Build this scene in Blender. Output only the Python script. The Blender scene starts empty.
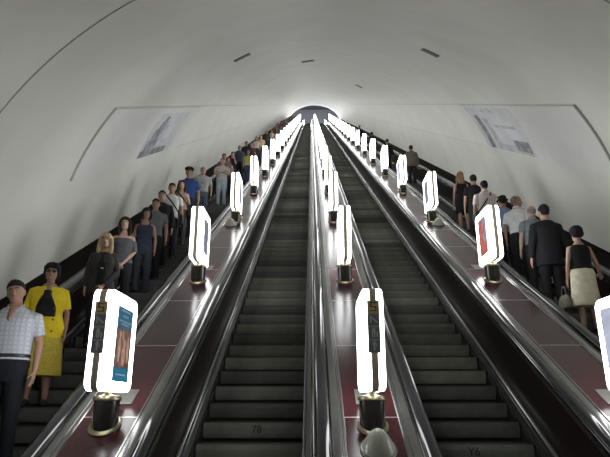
import bpy, bmesh, math, random
from mathutils import Vector, Matrix, noise
random.seed(7)
sc = bpy.context.scene
COL = sc.collection
R30 = math.radians(30); CS, SN = math.cos(R30), math.sin(R30)
F = 560.0
PITCH = math.radians(17.47)
YAW = math.atan(7.5 / 560 * math.cos(PITCH) / 1.0)
CX = 0.496                      # lateral position of the tunnel axis
D = 2.220                       # spacing of the balustrades
N_DECK, N_STEP = -2.6, -3.20    # levels normal to the incline
S0, S1 = 2.35, 97.0             # run of the escalators along the incline
RAD, N_AX = 4.85, -3.4          # tunnel vault
PS = 0.379                      # pitch of the steps along the incline
TREAD, RISE = PS * CS, PS * SN
T30 = math.tan(R30)


def P(x, s, n):
    return Vector((x, s * CS - n * SN, s * SN + n * CS))


# ------------------------------------------------------------------ materials
def mat(name, col, rough=0.6, metal=0.0, spec=0.5, var=0.0, vscale=6.0, bump=0.0, coat=0.0, emis=None, estr=0.0, stretch=None, col2=None):
    m = bpy.data.materials.new(name)
    m.use_nodes = True
    nt = m.node_tree
    b = nt.nodes['Principled BSDF']
    b.inputs['Base Color'].default_value = (*col, 1)
    b.inputs['Roughness'].default_value = rough
    b.inputs['Metallic'].default_value = metal
    b.inputs['Specular IOR Level'].default_value = spec
    b.inputs['Coat Weight'].default_value = coat
    if emis:
        b.inputs['Emission Color'].default_value = (*emis, 1)
        b.inputs['Emission Strength'].default_value = estr
    if var or bump:
        tc = nt.nodes.new('ShaderNodeTexCoord')
        mp = nt.nodes.new('ShaderNodeMapping')
        if stretch:
            mp.inputs['Scale'].default_value = stretch
        nz = nt.nodes.new('ShaderNodeTexNoise')
        nz.inputs['Scale'].default_value = vscale
        nz.inputs['Detail'].default_value = 4
        nt.links.new(tc.outputs['Object'], mp.inputs['Vector'])
        nt.links.new(mp.outputs['Vector'], nz.inputs['Vector'])
        if var:
            rp = nt.nodes.new('ShaderNodeValToRGB')
            a = col2 if col2 else tuple(max(0, c * (1 - var)) for c in col)
            z = col if col2 else tuple(min(1, c * (1 + var)) for c in col)
            rp.color_ramp.elements[0].position = 0.3
            rp.color_ramp.elements[1].position = 0.7
            rp.color_ramp.elements[0].color = (*a, 1)
            rp.color_ramp.elements[1].color = (*z, 1)
            nt.links.new(nz.outputs['Fac'], rp.inputs['Fac'])
            nt.links.new(rp.outputs['Color'], b.inputs['Base Color'])
        if bump:
            bp = nt.nodes.new('ShaderNodeBump')
            bp.inputs['Strength'].default_value = bump
            bp.inputs['Distance'].default_value = 0.01
            nt.links.new(nz.outputs['Fac'], bp.inputs['Height'])
            nt.links.new(bp.outputs['Normal'], b.inputs['Normal'])
    return m


def plaid(name, base, line, line2):
    m = bpy.data.materials.new(name)
    m.use_nodes = True
    nt = m.node_tree
    b = nt.nodes['Principled BSDF']
    b.inputs['Roughness'].default_value = 0.85
    tc = nt.nodes.new('ShaderNodeTexCoord')
    last = None
    cur = None
    for ax, colr in (('X', line), ('Z', line2)):
        w = nt.nodes.new('ShaderNodeTexWave')
        w.bands_direction = ax
        w.inputs['Scale'].default_value = 7.0
        w.inputs['Distortion'].default_value = 0.3
        nt.links.new(tc.outputs['Object'], w.inputs['Vector'])
        r = nt.nodes.new('ShaderNodeValToRGB')
        r.color_ramp.elements[0].position = 0.62
        r.color_ramp.elements[1].position = 0.9
        nt.links.new(w.outputs['Fac'], r.inputs['Fac'])
        mx = nt.nodes.new('ShaderNodeMix')
        mx.data_type = 'RGBA'
        nt.links.new(r.outputs['Color'], mx.inputs[0])
        if cur is None:
            mx.inputs[6].default_value = (*base, 1)
        else:
            nt.links.new(cur, mx.inputs[6])
        mx.inputs[7].default_value = (*colr, 1)
        cur = mx.outputs[2]
    nt.links.new(cur, b.inputs['Base Color'])
    return m


M = {}
M['wall'] = mat('vault_plaster', (0.725, 0.725, 0.66), 0.55, var=0.05, vscale=0.9, bump=0.05)
M['seam'] = mat('vault_joint', (0.34, 0.335, 0.30), 0.8)
M['seam_light'] = mat('vault_edge', (0.58, 0.57, 0.52), 0.8)
M['board'] = mat('poster_board', (0.74, 0.74, 0.71), 0.45, var=0.03, vscale=2)
M['floor'] = mat('granite_floor', (0.16, 0.15, 0.14), 0.35, var=0.2, vscale=12)
M['deck'] = mat('maroon_deck', (0.046, 0.0095, 0.012), 0.2, spec=0.32, var=0.15, vscale=3)
M['joint'] = mat('deck_joint', (0.50, 0.46, 0.42), 0.35, metal=0.6)
M['trim'] = mat('brushed_trim', (0.23, 0.23, 0.22), 0.22, metal=0.85, var=0.10, vscale=4)
M['trim_dark'] = mat('dark_trim', (0.12, 0.12, 0.12), 0.4, metal=0.7)
M['rail'] = mat('handrail_rubber', (0.014, 0.014, 0.015), 0.13, spec=0.5)
M['guide'] = mat('guide_metal', (0.17, 0.17, 0.165), 0.16, metal=0.9)
M['panel'] = mat('dark_panel', (0.009, 0.0055, 0.005), 0.32, spec=0.12, var=0.2, vscale=2)
M['plinth'] = mat('plinth_metal', (0.15, 0.15, 0.145), 0.2, metal=0.9)
M['skirt'] = mat('skirt_metal', (0.05, 0.05, 0.048), 0.4, metal=0.6)
M['tread'] = mat('tread_grey', (0.045, 0.045, 0.040), 0.6, metal=0.2, var=0.3, vscale=9)
M['recess_shade'] = mat('tread_groove', (0.018, 0.018, 0.016), 0.8)  # near-black: shade of the recess under each riser, put into the colour
M['riser_a'] = mat('riser_grey', (0.143, 0.144, 0.124), 0.6, var=0.25, vscale=5)
M['riser_b'] = mat('riser_olive', (0.185, 0.183, 0.146), 0.6, var=0.25, vscale=5)
M['riser_c'] = mat('riser_dark', (0.078, 0.078, 0.072), 0.6, var=0.25, vscale=5)
M['mark'] = mat('step_mark', (0.012, 0.011, 0.008), 0.8)
M['glow'] = mat('lamp_opal', (0.85, 0.85, 0.85), 0.4, emis=(0.97, 0.985, 1.0), estr=8.0)
M['frame'] = mat('lamp_bronze', (0.78, 0.71, 0.54), 0.5, metal=0.0, var=0.15, vscale=10)
M['frame_dark'] = mat('lamp_frame_dark', (0.045, 0.042, 0.04), 0.45, metal=0.5)
M['brass'] = mat('lamp_brass', (0.30, 0.27, 0.17), 0.38, metal=0.9)
M['base'] = mat('lamp_base_black', (0.022, 0.020, 0.018), 0.22, spec=0.6, metal=0.3)
M['sign_yellow'] = mat('sign_yellow', (0.90, 0.72, 0.40), 0.5)
M['sign_grey'] = mat('sign_grey', (0.28, 0.32, 0.38), 0.5)
M['sign_fig'] = mat('sign_figure', (0.75, 0.80, 0.82), 0.5)
M['sign_border'] = mat('sign_border', (0.62, 0.59, 0.48), 0.5)
M['ink'] = mat('sign_ink', (0.28, 0.19, 0.11), 0.6)
M['ad_blue'] = mat('ad_blue', (0.03, 0.12, 0.21), 0.35, emis=(0.03, 0.12, 0.21), estr=0.45)
M['ad_teal'] = mat('ad_teal', (0.02, 0.16, 0.27), 0.35, emis=(0.02, 0.16, 0.27), estr=0.45)
M['ad_line'] = mat('ad_line', (0.30, 0.45, 0.52), 0.35, emis=(0.30, 0.45, 0.52), estr=0.2)
M['ad_skin'] = mat('ad_brown', (0.09, 0.035, 0.03), 0.35, var=0.6, vscale=14, col2=(0.42, 0.25, 0.19), emis=(0.30, 0.16, 0.11), estr=0.15)
M['ad_tone'] = mat('ad_tone', (0.62, 0.40, 0.30), 0.35, var=0.4, vscale=16, emis=(0.5, 0.3, 0.22), estr=0.3)
M['ad_red'] = mat('ad_red', (0.55, 0.14, 0.10), 0.35, var=0.55, vscale=9, emis=(0.5, 0.13, 0.10), estr=0.45)
M['ad_mauve'] = mat('ad_mauve', (0.30, 0.28, 0.42), 0.35, var=0.5, vscale=9, emis=(0.3, 0.28, 0.42), estr=0.4)
M['ad_pale'] = mat('ad_pale', (0.45, 0.47, 0.60), 0.35, var=0.3, vscale=7, emis=(0.45, 0.47, 0.6), estr=0.6)
M['ad_grey'] = mat('ad_grey', (0.20, 0.21, 0.25), 0.35, var=0.5, vscale=9, emis=(0.2, 0.21, 0.25), estr=0.4)
M['dome'] = mat('dome_enamel', (0.42, 0.44, 0.37), 0.22, spec=0.6)
M['dome_rim'] = mat('dome_rim', (0.20, 0.20, 0.19), 0.3, metal=0.9)
M['plate'] = mat('hatch_steel', (0.30, 0.30, 0.28), 0.4, metal=0.7)
M['print_dark'] = mat('print_dark', (0.09, 0.095, 0.11), 0.5, var=0.7, vscale=5, col2=(0.40, 0.41, 0.43))
M['print_mid'] = mat('print_mid', (0.36, 0.37, 0.39), 0.5, var=0.4, vscale=5, col2=(0.66, 0.66, 0.66))
M['print_pale'] = mat('print_pale', (0.62, 0.63, 0.64), 0.5, var=0.12, vscale=2)
M['vent'] = mat('vent_dark', (0.13, 0.125, 0.11), 0.7)
M['hall'] = mat('hall_wall', (0.42, 0.45, 0.50), 0.6)
M['hall_dark'] = mat('hall_beam', (0.16, 0.17, 0.20), 0.6)


# ------------------------------------------------------------------ object helpers
def tag(o, label=None, cat=None, group=None, kind=None):
    if label: o['label'] = label
    if cat: o['category'] = cat
    if group: o['group'] = group
    if kind: o['kind'] = kind
    return o


def obj(name, me, parent=None, loc=None):
    o = bpy.data.objects.new(name, me)
    COL.objects.link(o)
    if parent: o.parent = parent
    if loc is not None: o.location = loc
    return o


def empty(name, loc=(0, 0, 0), rz=0.0):
    o = bpy.data.objects.new(name, None)
    o.empty_display_size = 0.2
    COL.objects.link(o)
    o.location = loc
    o.rotation_euler = (0, 0, rz)
    return o


def mesh(bm, name, mats, smooth=False, recalc=True):
    if recalc:
        bmesh.ops.recalc_face_normals(bm, faces=bm.faces)
    me = bpy.data.meshes.new(name)
    bm.to_mesh(me)
    bm.free()
    for m in (mats if isinstance(mats, (list, tuple)) else [mats]):
        me.materials.append(m)
    if smooth:
        me.shade_smooth()
        if smooth != 'all':
            me.set_sharp_from_angle(angle=math.radians(smooth if smooth is not True else 40))
    return me


def add_box(bm, lo, hi, mi=0, fn=None):
    vs = []
    for z in (lo[2], hi[2]):
        for x, y in ((lo[0], lo[1]), (hi[0], lo[1]), (hi[0], hi[1]), (lo[0], hi[1])):
            v = Vector((x, y, z))
            vs.append(bm.verts.new(fn(v) if fn else v))
    for f in ((0, 3, 2, 1), (4, 5, 6, 7), (0, 1, 5, 4), (1, 2, 6, 5), (2, 3, 7, 6), (3, 0, 4, 7)):
        bm.faces.new([vs[i] for i in f]).material_index = mi


def add_prism(bm, prof, s0, s1, mi=0, cuts=1):
    """closed profile of (x, n) swept along the incline"""
    rings = []
    for k in range(cuts + 1):
        s = s0 + (s1 - s0) * k / cuts
        rings.append([bm.verts.new(P(x, s, n)) for x, n in prof])
    L = len(prof)
    for a, b in zip(rings, rings[1:]):
        for i in range(L):
            bm.faces.new((a[i], a[(i + 1) % L], b[(i + 1) % L], b[i])).material_index = mi
    bm.faces.new(rings[0]).material_index = mi
    bm.faces.new(rings[-1]).material_index = mi


def prism(name, prof, mats, parent, s0=S0, s1=S1, smooth=False):
    bm = bmesh.new()
    add_prism(bm, prof, s0, s1)
    return obj(name, mesh(bm, name, mats, smooth), parent)


def add_tube(bm, pts, radii, seg=10, flat=None, mi=0):
    """tapered tube; radii are r or (r_side, r_other); flat = reference side direction"""
    pts = [Vector(p) for p in pts]
    rings = []
    n = len(pts)
    ref = Vector(flat) if flat else None
    prev = None
    for i, p in enumerate(pts):
        t = (pts[min(i + 1, n - 1)] - pts[max(i - 1, 0)]).normalized()
        if ref is None:
            ref = Vector((1, 0, 0)) if abs(t.x) < 0.8 else Vector((0, 1, 0))
        a = (ref - t * ref.dot(t))
        if a.length < 1e-4:
            a = t.orthogonal()
        a.normalize()
        ref = a if not flat else ref
        b = t.cross(a)
        r = radii[i] if isinstance(radii, (list, tuple)) else radii
        ra, rb = r if isinstance(r, (list, tuple)) else (r, r)
        rings.append([bm.verts.new(p + a * (ra * math.cos(2 * math.pi * k / seg)) + b * (rb * math.sin(2 * math.pi * k / seg))) for k in range(seg)])
    for q, w in zip(rings, rings[1:]):
        for k in range(seg):
            bm.faces.new((q[k], q[(k + 1) % seg], w[(k + 1) % seg], w[k])).material_index = mi
    bm.faces.new(rings[0]).material_index = mi
    bm.faces.new(rings[-1]).material_index = mi


def add_loft(bm, secs, seg=20, T=None, power=2.0, mi=0):
    """secs: (z, cx, cy, rx, ry) horizontal super-ellipse sections"""
    rings = []
    for z, cx, cy, rx, ry in secs:
        ring = []
        for k in range(seg):
            a = 2 * math.pi * k / seg
            c, s = math.cos(a), math.sin(a)
            e = 2.0 / power
            v = Vector((cx + rx * math.copysign(abs(c) ** e, c), cy + ry * math.copysign(abs(s) ** e, s), z))
            ring.append(bm.verts.new(T @ v if T else v))
        rings.append(ring)
    for q, w in zip(rings, rings[1:]):
        for k in range(seg):
            bm.faces.new((q[k], q[(k + 1) % seg], w[(k + 1) % seg], w[k])).material_index = mi
    bm.faces.new(rings[0]).material_index = mi
    bm.faces.new(rings[-1]).material_index = mi


def add_ball(bm, c, r, T=None, seg=10, rings=6, mi=0):
    c = Vector(c)
    secs = []
    for i in range(rings + 1):
        a = -math.pi / 2 + math.pi * (i + 0.02) / (rings + 0.04)
        secs.append((c.z + r[2] * math.sin(a), c.x, c.y, r[0] * math.cos(a), r[1] * math.cos(a)))
    add_loft(bm, secs, seg, T, mi=mi)


# ------------------------------------------------------------------ camera
cam = bpy.data.cameras.new('camera')
cam.sensor_width = 36
cam.lens = F / 610 * 36
cam.clip_end = 400
camo = bpy.data.objects.new('camera', cam)
COL.objects.link(camo)
camo.rotation_euler = (math.pi / 2 + PITCH, 0, YAW)
sc.camera = camo
CAMR = camo.rotation_euler.to_matrix()


def ray(px, py):
    return (CAMR @ Vector(((px - 305) / F, (228.5 - py) / F, -1))).normalized()


def vault_hit(px, py):
    """s and angle where a line of sight meets the vault"""
    d = ray(px, py)
    ds = d.y * CS + d.z * SN
    dn = -d.y * SN + d.z * CS
    dx = d.x
    ox, on = -CX, -N_AX
    a = dx * dx + dn * dn
    b = 2 * (ox * dx + on * dn)
    c = ox * ox + on * on - RAD * RAD
    t = (-b + math.sqrt(b * b - 4 * a * c)) / (2 * a)
    return t * ds, math.atan2(on + t * dn, ox + t * dx)


# ------------------------------------------------------------------ tunnel
TH_BOT = math.asin((N_DECK - 0.75 - N_AX) / RAD)      # a little under the outer decks
TH_TOP = math.asin((-0.03 - N_AX) / RAD)


def V(th, s, r=RAD):
    return P(CX + r * math.cos(th), s, N_AX + r * math.sin(th))


def vault_patch(bm, th0, th1, s0, s1, r, nth=24, ns=1, mi=0, thick=0.0):
    g = []
    for i in range(ns + 1):
        s = s0 + (s1 - s0) * i / ns
        g.append([bm.verts.new(V(th0 + (th1 - th0) * j / nth, s, r)) for j in range(nth + 1)])
    for i in range(ns):
        for j in range(nth):
            bm.faces.new((g[i][j], g[i][j + 1], g[i + 1][j + 1], g[i + 1][j])).material_index = mi
    return g


def vault_slab(bm, th0, th1, s0, s1, r0, r1, nth=12, ns=1, mi=0):
    """curved slab with thickness between radius r0 and r1"""
    gs = []
    for r in (r0, r1):
        gs.append([[bm.verts.new(V(th0 + (th1 - th0) * j / nth, s0 + (s1 - s0) * i / ns, r)) for j in range(nth + 1)] for i in range(ns + 1)])
    a, b = gs
    F_ = lambda *v: setattr(bm.faces.new(v), 'material_index', mi)
    for i in range(ns):
        for j in range(nth):
            F_(a[i][j], a[i][j + 1], a[i + 1][j + 1], a[i + 1][j])
            F_(b[i][j], b[i + 1][j], b[i + 1][j + 1], b[i][j + 1])
    for j in range(nth):
        F_(a[0][j], b[0][j], b[0][j + 1], a[0][j + 1])
        F_(a[ns][j], a[ns][j + 1], b[ns][j + 1], b[ns][j])
    for i in range(ns):
        F_(a[i][0], a[i + 1][0], b[i + 1][0], b[i][0])
        F_(a[i][nth], b[i][nth], b[i + 1][nth], a[i + 1][nth])


S_A, S_B = -4.0, 99.0
for nm, t0, t1 in (('wall_right', TH_BOT, TH_TOP), ('ceiling', TH_TOP, math.pi - TH_TOP), ('wall_left', math.pi - TH_TOP, math.pi - TH_BOT)):
    bm = bmesh.new()
    vault_slab(bm, t0, t1, S_A, S_B, RAD, RAD + 0.3, nth=48 if nm == 'ceiling' else 24, ns=30)
    tag(obj(nm, mesh(bm, nm, M['wall'], 30)), kind='structure')

# ring joint, long joints at the springing line
bm = bmesh.new()
vault_slab(bm, TH_TOP - 0.55, math.pi - TH_TOP + 0.55, 5.50, 5.528, RAD - 0.004, RAD + 0.01, nth=64)
tag(obj('trim_1', mesh(bm, 'trim_1', M['seam'])), kind='structure')
k = 2
for th in (TH_TOP, math.pi - TH_TOP):
    bm = bmesh.new()
    vault_slab(bm, th - 0.0022, th + 0.0022, 8.8, 98, RAD - 0.006, RAD + 0.01, nth=1)
    tag(obj('trim_%d' % k, mesh(bm, 'trim', M['seam_light'])), kind='structure')
    k += 1
TH_LOW = math.asin((-1.15 - N_AX) / RAD)
for th in (TH_LOW, math.pi - TH_LOW):
    bm = bmesh.new()
    vault_slab(bm, th - 0.0013, th + 0.0013, 15.6, 90, RAD - 0.004, RAD + 0.01, nth=1)
    tag(obj('trim_%d' % k, mesh(bm, 'trim', M['seam_light'])), kind='structure')
    k += 1

# poster boards
def board(side):
    f = (lambda t: t) if side == 'right' else (lambda t: math.pi - t)
    c = V(f((TH_LOW + TH_TOP) / 2), 12)
    root = empty('poster_board', c)
    back = Matrix.Translation(-c)
    def part(name, slabs, mats, par=None):
        bm = bmesh.new()
        for (t0, t1, s0, s1, r0, r1, mi) in slabs:
            vault_slab(bm, f(t0), f(t1), s0, s1, r0, r1, nth=10, ns=4, mi=mi)
        bmesh.ops.transform(bm, matrix=back, verts=bm.verts)
        return obj(name, mesh(bm, name, mats, 30), par or root)
    dth = TH_TOP - TH_LOW
    part('panel', [(TH_LOW, TH_TOP - 0.004, 8.75, 15.5, RAD - 0.022, RAD - 0.004, 0)], M['board'])
    part('edge_strip', [(TH_LOW, TH_TOP, 8.70, 8.75, RAD - 0.030, RAD - 0.002, 0)], M['seam'] if side == 'right' else M['seam_light'])
    r0, r1 = RAD - 0.026, RAD - 0.0225
    q = lambda u: TH_LOW + dth * u
    if side == 'left':
        pr = part('picture', [(q(0.02), q(0.86), 12.0, 14.7, r0, r1, 0)], [M['print_pale']])
        r0, r1 = RAD - 0.029, RAD - 0.0265
        part('print', [(q(0.03), q(0.15), 12.05, 14.2, r0, r1, 0), (q(0.15), q(0.34), 12.2, 13.05, r0, r1, 0), (q(0.34), q(0.56), 12.35, 12.95, r0, r1, 0), (q(0.56), q(0.70), 12.5, 13.0, r0, r1, 0),
                       (q(0.70), q(0.80), 12.62, 12.85, r0, r1, 0), (q(0.15), q(0.30), 13.05, 13.9, r0, r1, 1), (q(0.30), q(0.62), 13.0, 13.35, r0, r1, 1)], [M['print_dark'], M['print_mid']], pr)
    else:
        pr = part('picture', [(q(0.02), q(0.95), 11.9, 15.2, r0, r1, 0)], [M['print_pale']])
        r0, r1 = RAD - 0.029, RAD - 0.0265
        part('print', [(q(0.03), q(0.75), 14.5, 14.85, r0, r1, 0), (q(0.05), q(0.70), 13.95, 14.25, r0, r1, 1), (q(0.03), q(0.16), 12.0, 13.9, r0, r1, 1),
                       (q(0.08), q(0.28), 12.0, 12.9, r0, r1, 0), (q(0.50), q(0.56), 12.3, 13.7, r0, r1, 1), (q(0.83), q(0.89), 13.0, 14.0, r0, r1, 1)],
             [M['print_dark'], M['print_mid']], pr)
    return root

tag(board('left'), 'white advertising board with dark grey city picture, on the vault above the descending crowd', 'poster')
tag(board('right'), 'white advertising board with dark slanting stripes, on the vault above the ascending passengers', 'poster')

# slots in the vault
for (ax, ay, bx_, by, lab) in ((234, 61, 250, 53.5, 'dark slot vent in the vault above the left-hand poster board'),
                             (421.5, 49, 439, 56, 'dark slot vent in the vault above the right-hand poster board'),
                             (301.5, 61.5, 314, 60.8, 'dark slot vent at the crown of the vault above the middle lamps'),
                             (355, 85, 363, 87.5, 'small faint slot vent far up the vault, highest of the slots')):
    s, t1 = vault_hit(ax, ay)
    s2, t2 = vault_hit(bx_, by)
    s = (s + s2) / 2
    bm = bmesh.new()
    c = V((t1 + t2) / 2, s)
    ln = .022 * s
    vault_slab(bm, min(t1, t2), max(t1, t2), s - ln / 2, s + ln / 2, RAD - 0.02, RAD + 0.004, nth=5)
    bmesh.ops.transform(bm, matrix=Matrix.Translation(-c), verts=bm.verts)
    o = obj('vent', mesh(bm, 'vent', M['vent']), None, c)
    tag(o, lab, 'vent', 'slot vents in the vault')

# head wall with the opening into the upper hall, and that hall
bm = bmesh.new()
N = 40
ra = 4.3
top_n, half = -0.22, 4.55
inner, outer = [], []
for i in range(N + 1):
    th = math.pi * i / N
    inner.append(P(CX + half * math.cos(th), S_B, N_AX + (top_n - N_AX) * math.sin(th)))
    outer.append(V(th, S_B, RAD + 0.3))
S_F = 60.0
rows = []
for q_ in range(13):
    u = q_ / 12
    v = u * u * (1.6 - .6 * u)
    row = []
    for i in range(N + 1):
        th = math.pi * i / N
        rx_, rn_ = RAD - .01 + (half - RAD) * v, RAD - .01 + (top_n - N_AX - RAD) * v
        row.append(bm.verts.new(P(CX + rx_ * math.cos(th), S_F + (S_B - S_F) * u, N_AX + rn_ * math.sin(th))))
    rows.append(row)
rows.append([bm.verts.new(P(CX + (RAD + .3) * math.cos(math.pi * i / N), S_B + .02, N_AX + (RAD + .3) * math.sin(math.pi * i / N))) for i in range(N + 1)])
for ra_, rb_ in zip(rows, rows[1:]):
    for i in range(N):
        bm.faces.new((ra_[i], ra_[i + 1], rb_[i + 1], rb_[i]))
tag(obj('ceiling_funnel', mesh(bm, 'funnel', M['wall'], 30)), kind='structure')
ztop = P(0, S1, N_STEP).z
ytop = P(0, S1, N_STEP).y
bm = bmesh.new(); add_box(bm, (-5, ytop + 0.4, ztop - 0.3), (6, ytop + 14, ztop)); tag(obj('floor_upper_hall', mesh(bm, 'fl', M['floor'])), kind='structure')
bm = bmesh.new(); add_box(bm, (-6, ytop + 14, ztop - 0.3), (7, ytop + 14.3, ztop + 16)); tag(obj('wall_back', mesh(bm, 'wb', M['hall'])), kind='structure')
for nm, x0, x1 in (('wall_hall_left', -6.2, -5.9), ('wall_hall_right', 6.9, 7.2)):
    bm = bmesh.new(); add_box(bm, (x0, ytop + 7.5, ztop - 0.3), (x1, ytop + 14.3, ztop + 16)); tag(obj(nm, mesh(bm, nm, M['hall'])), kind='structure')
bm = bmesh.new(); add_box(bm, (-6, ytop + 4.6, ztop + 5.2), (7, ytop + 14.3, ztop + 5.5)); tag(obj('ceiling_hall', mesh(bm, 'ch', M['hall_dark'])), kind='structure')

# lower landing
bm = bmesh.new(); add_box(bm, (CX - 4.9, -4, -1.95), (CX + 4.9, 3.55, -1.65)); tag(obj('floor', mesh(bm, 'floor', M['floor'])), kind='structure')

# ------------------------------------------------------------------ balustrades
CEN = {'left': CX - D, 'middle': CX, 'right': CX + D}


def half_profile(sg, c, W):
    """profiles on one side of a deck centre; sg = +1 towards larger x"""
    q = lambda o, n: (c + sg * o, n)
    out = {}
    out['trim_rail'] = [q(.225, N_DECK - .06), q(.225, N_DECK + .004), q(.232, N_DECK + .012), q(.246, N_DECK + .012), q(.250, N_DECK + .003), q(.262, N_DECK + .003),
                        q(.268, N_DECK + .012), q(.325, N_DECK + .014), q(.345, N_DECK + .004), q(.352, N_DECK - .02), q(.352, N_DECK - .06)]
    out['handrail_guide'] = [q(.352, N_DECK - .06), q(.352, N_DECK - .022), q(.378, N_DECK - .018), q(.378, N_DECK + .004), q(.448, N_DECK + .004), q(.448, N_DECK - .02),
                             q(.468, N_DECK - .026), q(.474, N_DECK - .06)]
    hr = []
    for i in range(15):
        a = math.radians(-25 + 230 * i / 14)
        hr.append(q(.413 + .058 * math.cos(a), N_DECK + .030 + .030 * math.sin(a)))
    out['handrail'] = hr
    out['side_panel'] = [q(.30, N_DECK - .06), q(.470, N_DECK - .06), q(.455, N_STEP + .05), q(.30, N_STEP + .05)]
    pl = [q(.30, N_STEP + .05), q(.452, N_STEP + .05)]
    for i in range(9):
        a = math.radians(100 - 100 * i / 8)
        pl.append(q(.468 + .045 * math.cos(a), N_STEP + .008 + .045 * math.sin(a)))
    pl += [q(.515, N_STEP - .005), q(.560, N_STEP - .012), q(.566, N_STEP - .004), q(.580, N_STEP - .004), q(.584, N_STEP - .012), q(.584, N_STEP - .05), q(.30, N_STEP - .05)]
    out['plinth_rail'] = pl
    out['skirt_board'] = [q(.52, N_STEP - .05), q(.586, N_STEP - .05), q(.586, N_STEP - .36), q(.52, N_STEP - .36)]
    return out


PMAT = {'trim_rail': 'trim', 'handrail_guide': 'guide', 'handrail': 'rail', 'side_panel': 'panel', 'plinth_rail': 'plinth', 'skirt_board': 'skirt'}
JOINTS = [4.30 + 1.45 * j for j in range(-1, 64)]


def deck_part(root, x0, x1, joints=True):
    bm = bmesh.new()
    s = S0
    for j in (JOINTS if joints else []) + [S1]:
        e = min(j, S1)
        add_prism(bm, [(x0, N_DECK - .05), (x0, N_DECK), (x1, N_DECK), (x1, N_DECK - .05)], s, e - .006 if j < S1 else e, 0)
        if j < S1:
            add_prism(bm, [(x0, N_DECK - .05), (x0, N_DECK + .001), (x1, N_DECK + .001), (x1, N_DECK - .05)], e - .006, e + .006, 1)
        s = e + .006
    return obj('deck', mesh(bm, 'deck', [M['deck'], M['joint']]), root)


escal_rails = {'a': [], 'b': [], 'c': [], 'd': []}
def balustrade(name, c, sides, lab, esc):
    root = empty('balustrade')
    for sg, e in zip(sides, esc):
        for pn, pr in half_profile(sg, c, 0).items():
            if pn == 'handrail':
                escal_rails[e].append(pr)
                continue
            prism(pn, pr, M[PMAT[pn]], root, smooth=35)
    if len(sides) == 2:
        deck_part(root, c - .225, c + .225)
    else:
        sg = sides[0]
        xw = CX - sg * (math.sqrt(RAD ** 2 - (N_DECK - N_AX) ** 2) - .004)
        deck_part(root, *sorted((xw, c + sg * .225)), joints=False)
    tag(root, lab, 'balustrade')
    return root


bal = {}
bal['left'] = balustrade('left', CEN['left'], (-1, 1), 'maroon topped balustrade between the crowded descending escalator and the empty left one', ('a', 'b'))
bal['middle'] = balustrade('middle', CEN['middle'], (-1, 1), 'maroon topped balustrade running up between the two empty escalators', ('b', 'c'))
bal['right'] = balustrade('right', CEN['right'], (-1, 1), 'maroon topped balustrade between the empty right escalator and the ascending passengers', ('c', 'd'))
M_keep = M['deck']
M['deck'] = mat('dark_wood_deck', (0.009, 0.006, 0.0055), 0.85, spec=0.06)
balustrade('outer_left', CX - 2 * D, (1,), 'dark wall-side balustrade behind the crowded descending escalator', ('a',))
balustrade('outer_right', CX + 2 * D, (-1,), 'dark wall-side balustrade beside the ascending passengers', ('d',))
M['deck'] = M_keep
for row in ('left', 'middle', 'right'):
    for k in range(0, 8):
        s = 4.155 + 4.12 * k + .48
        bm = bmesh.new()
        add_prism(bm, [(CEN[row] - .11, N_DECK + .0005), (CEN[row] - .11, N_DECK + .008), (CEN[row] + .11, N_DECK + .008), (CEN[row] + .11, N_DECK + .0005)], s - .13, s + .13)
        obj('hatch_plate', mesh(bm, 'hatch', M['plate']), bal[row])

# ------------------------------------------------------------------ escalators
def step_mesh(name, mats, cleats=True):
    """origin at the middle of the nose; tread runs to +y, riser hangs below"""
    bm = bmesh.new()
    h = D / 2 - .599
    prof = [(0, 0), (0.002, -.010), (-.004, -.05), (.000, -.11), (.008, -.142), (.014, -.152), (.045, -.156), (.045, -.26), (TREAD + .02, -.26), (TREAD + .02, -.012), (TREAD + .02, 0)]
    mi = [1, 1, 1, 1, 1, 2, 2, 2, 2, 2, 0]  # recessed foot of the riser gets the painted shade
    a = [bm.verts.new((-h, y, z)) for y, z in prof]
    b = [bm.verts.new((h, y, z)) for y, z in prof]
    L = len(prof)
    for i in range(L):
        bm.faces.new((a[i], a[(i + 1) % L], b[(i + 1) % L], b[i])).material_index = mi[i]
    bm.faces.new(a).material_index = 2
    bm.faces.new(b).material_index = 2
    if cleats:
        for k in range(33):
            x = -.49 + .98 * k / 32
            add_box(bm, (x - .006, 0.002, -.001), (x + .006, TREAD - .002, .003), 0)
            add_box(bm, (x - .0025, -.0055, -.09), (x + .0025, .003, -.016), 1)
    return mesh(bm, name, mats)


risers = ['riser_a', 'riser_b', 'riser_c']
SM = [step_mesh('step_' + r, [M['tread'], M[r], M['recess_shade']]) for r in risers]
N_STEPS = int((S1 - S0) / PS)


def step_pos(xc, i, ph):
    return P(xc, S0 + ph + PS * i, N_STEP)


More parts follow.
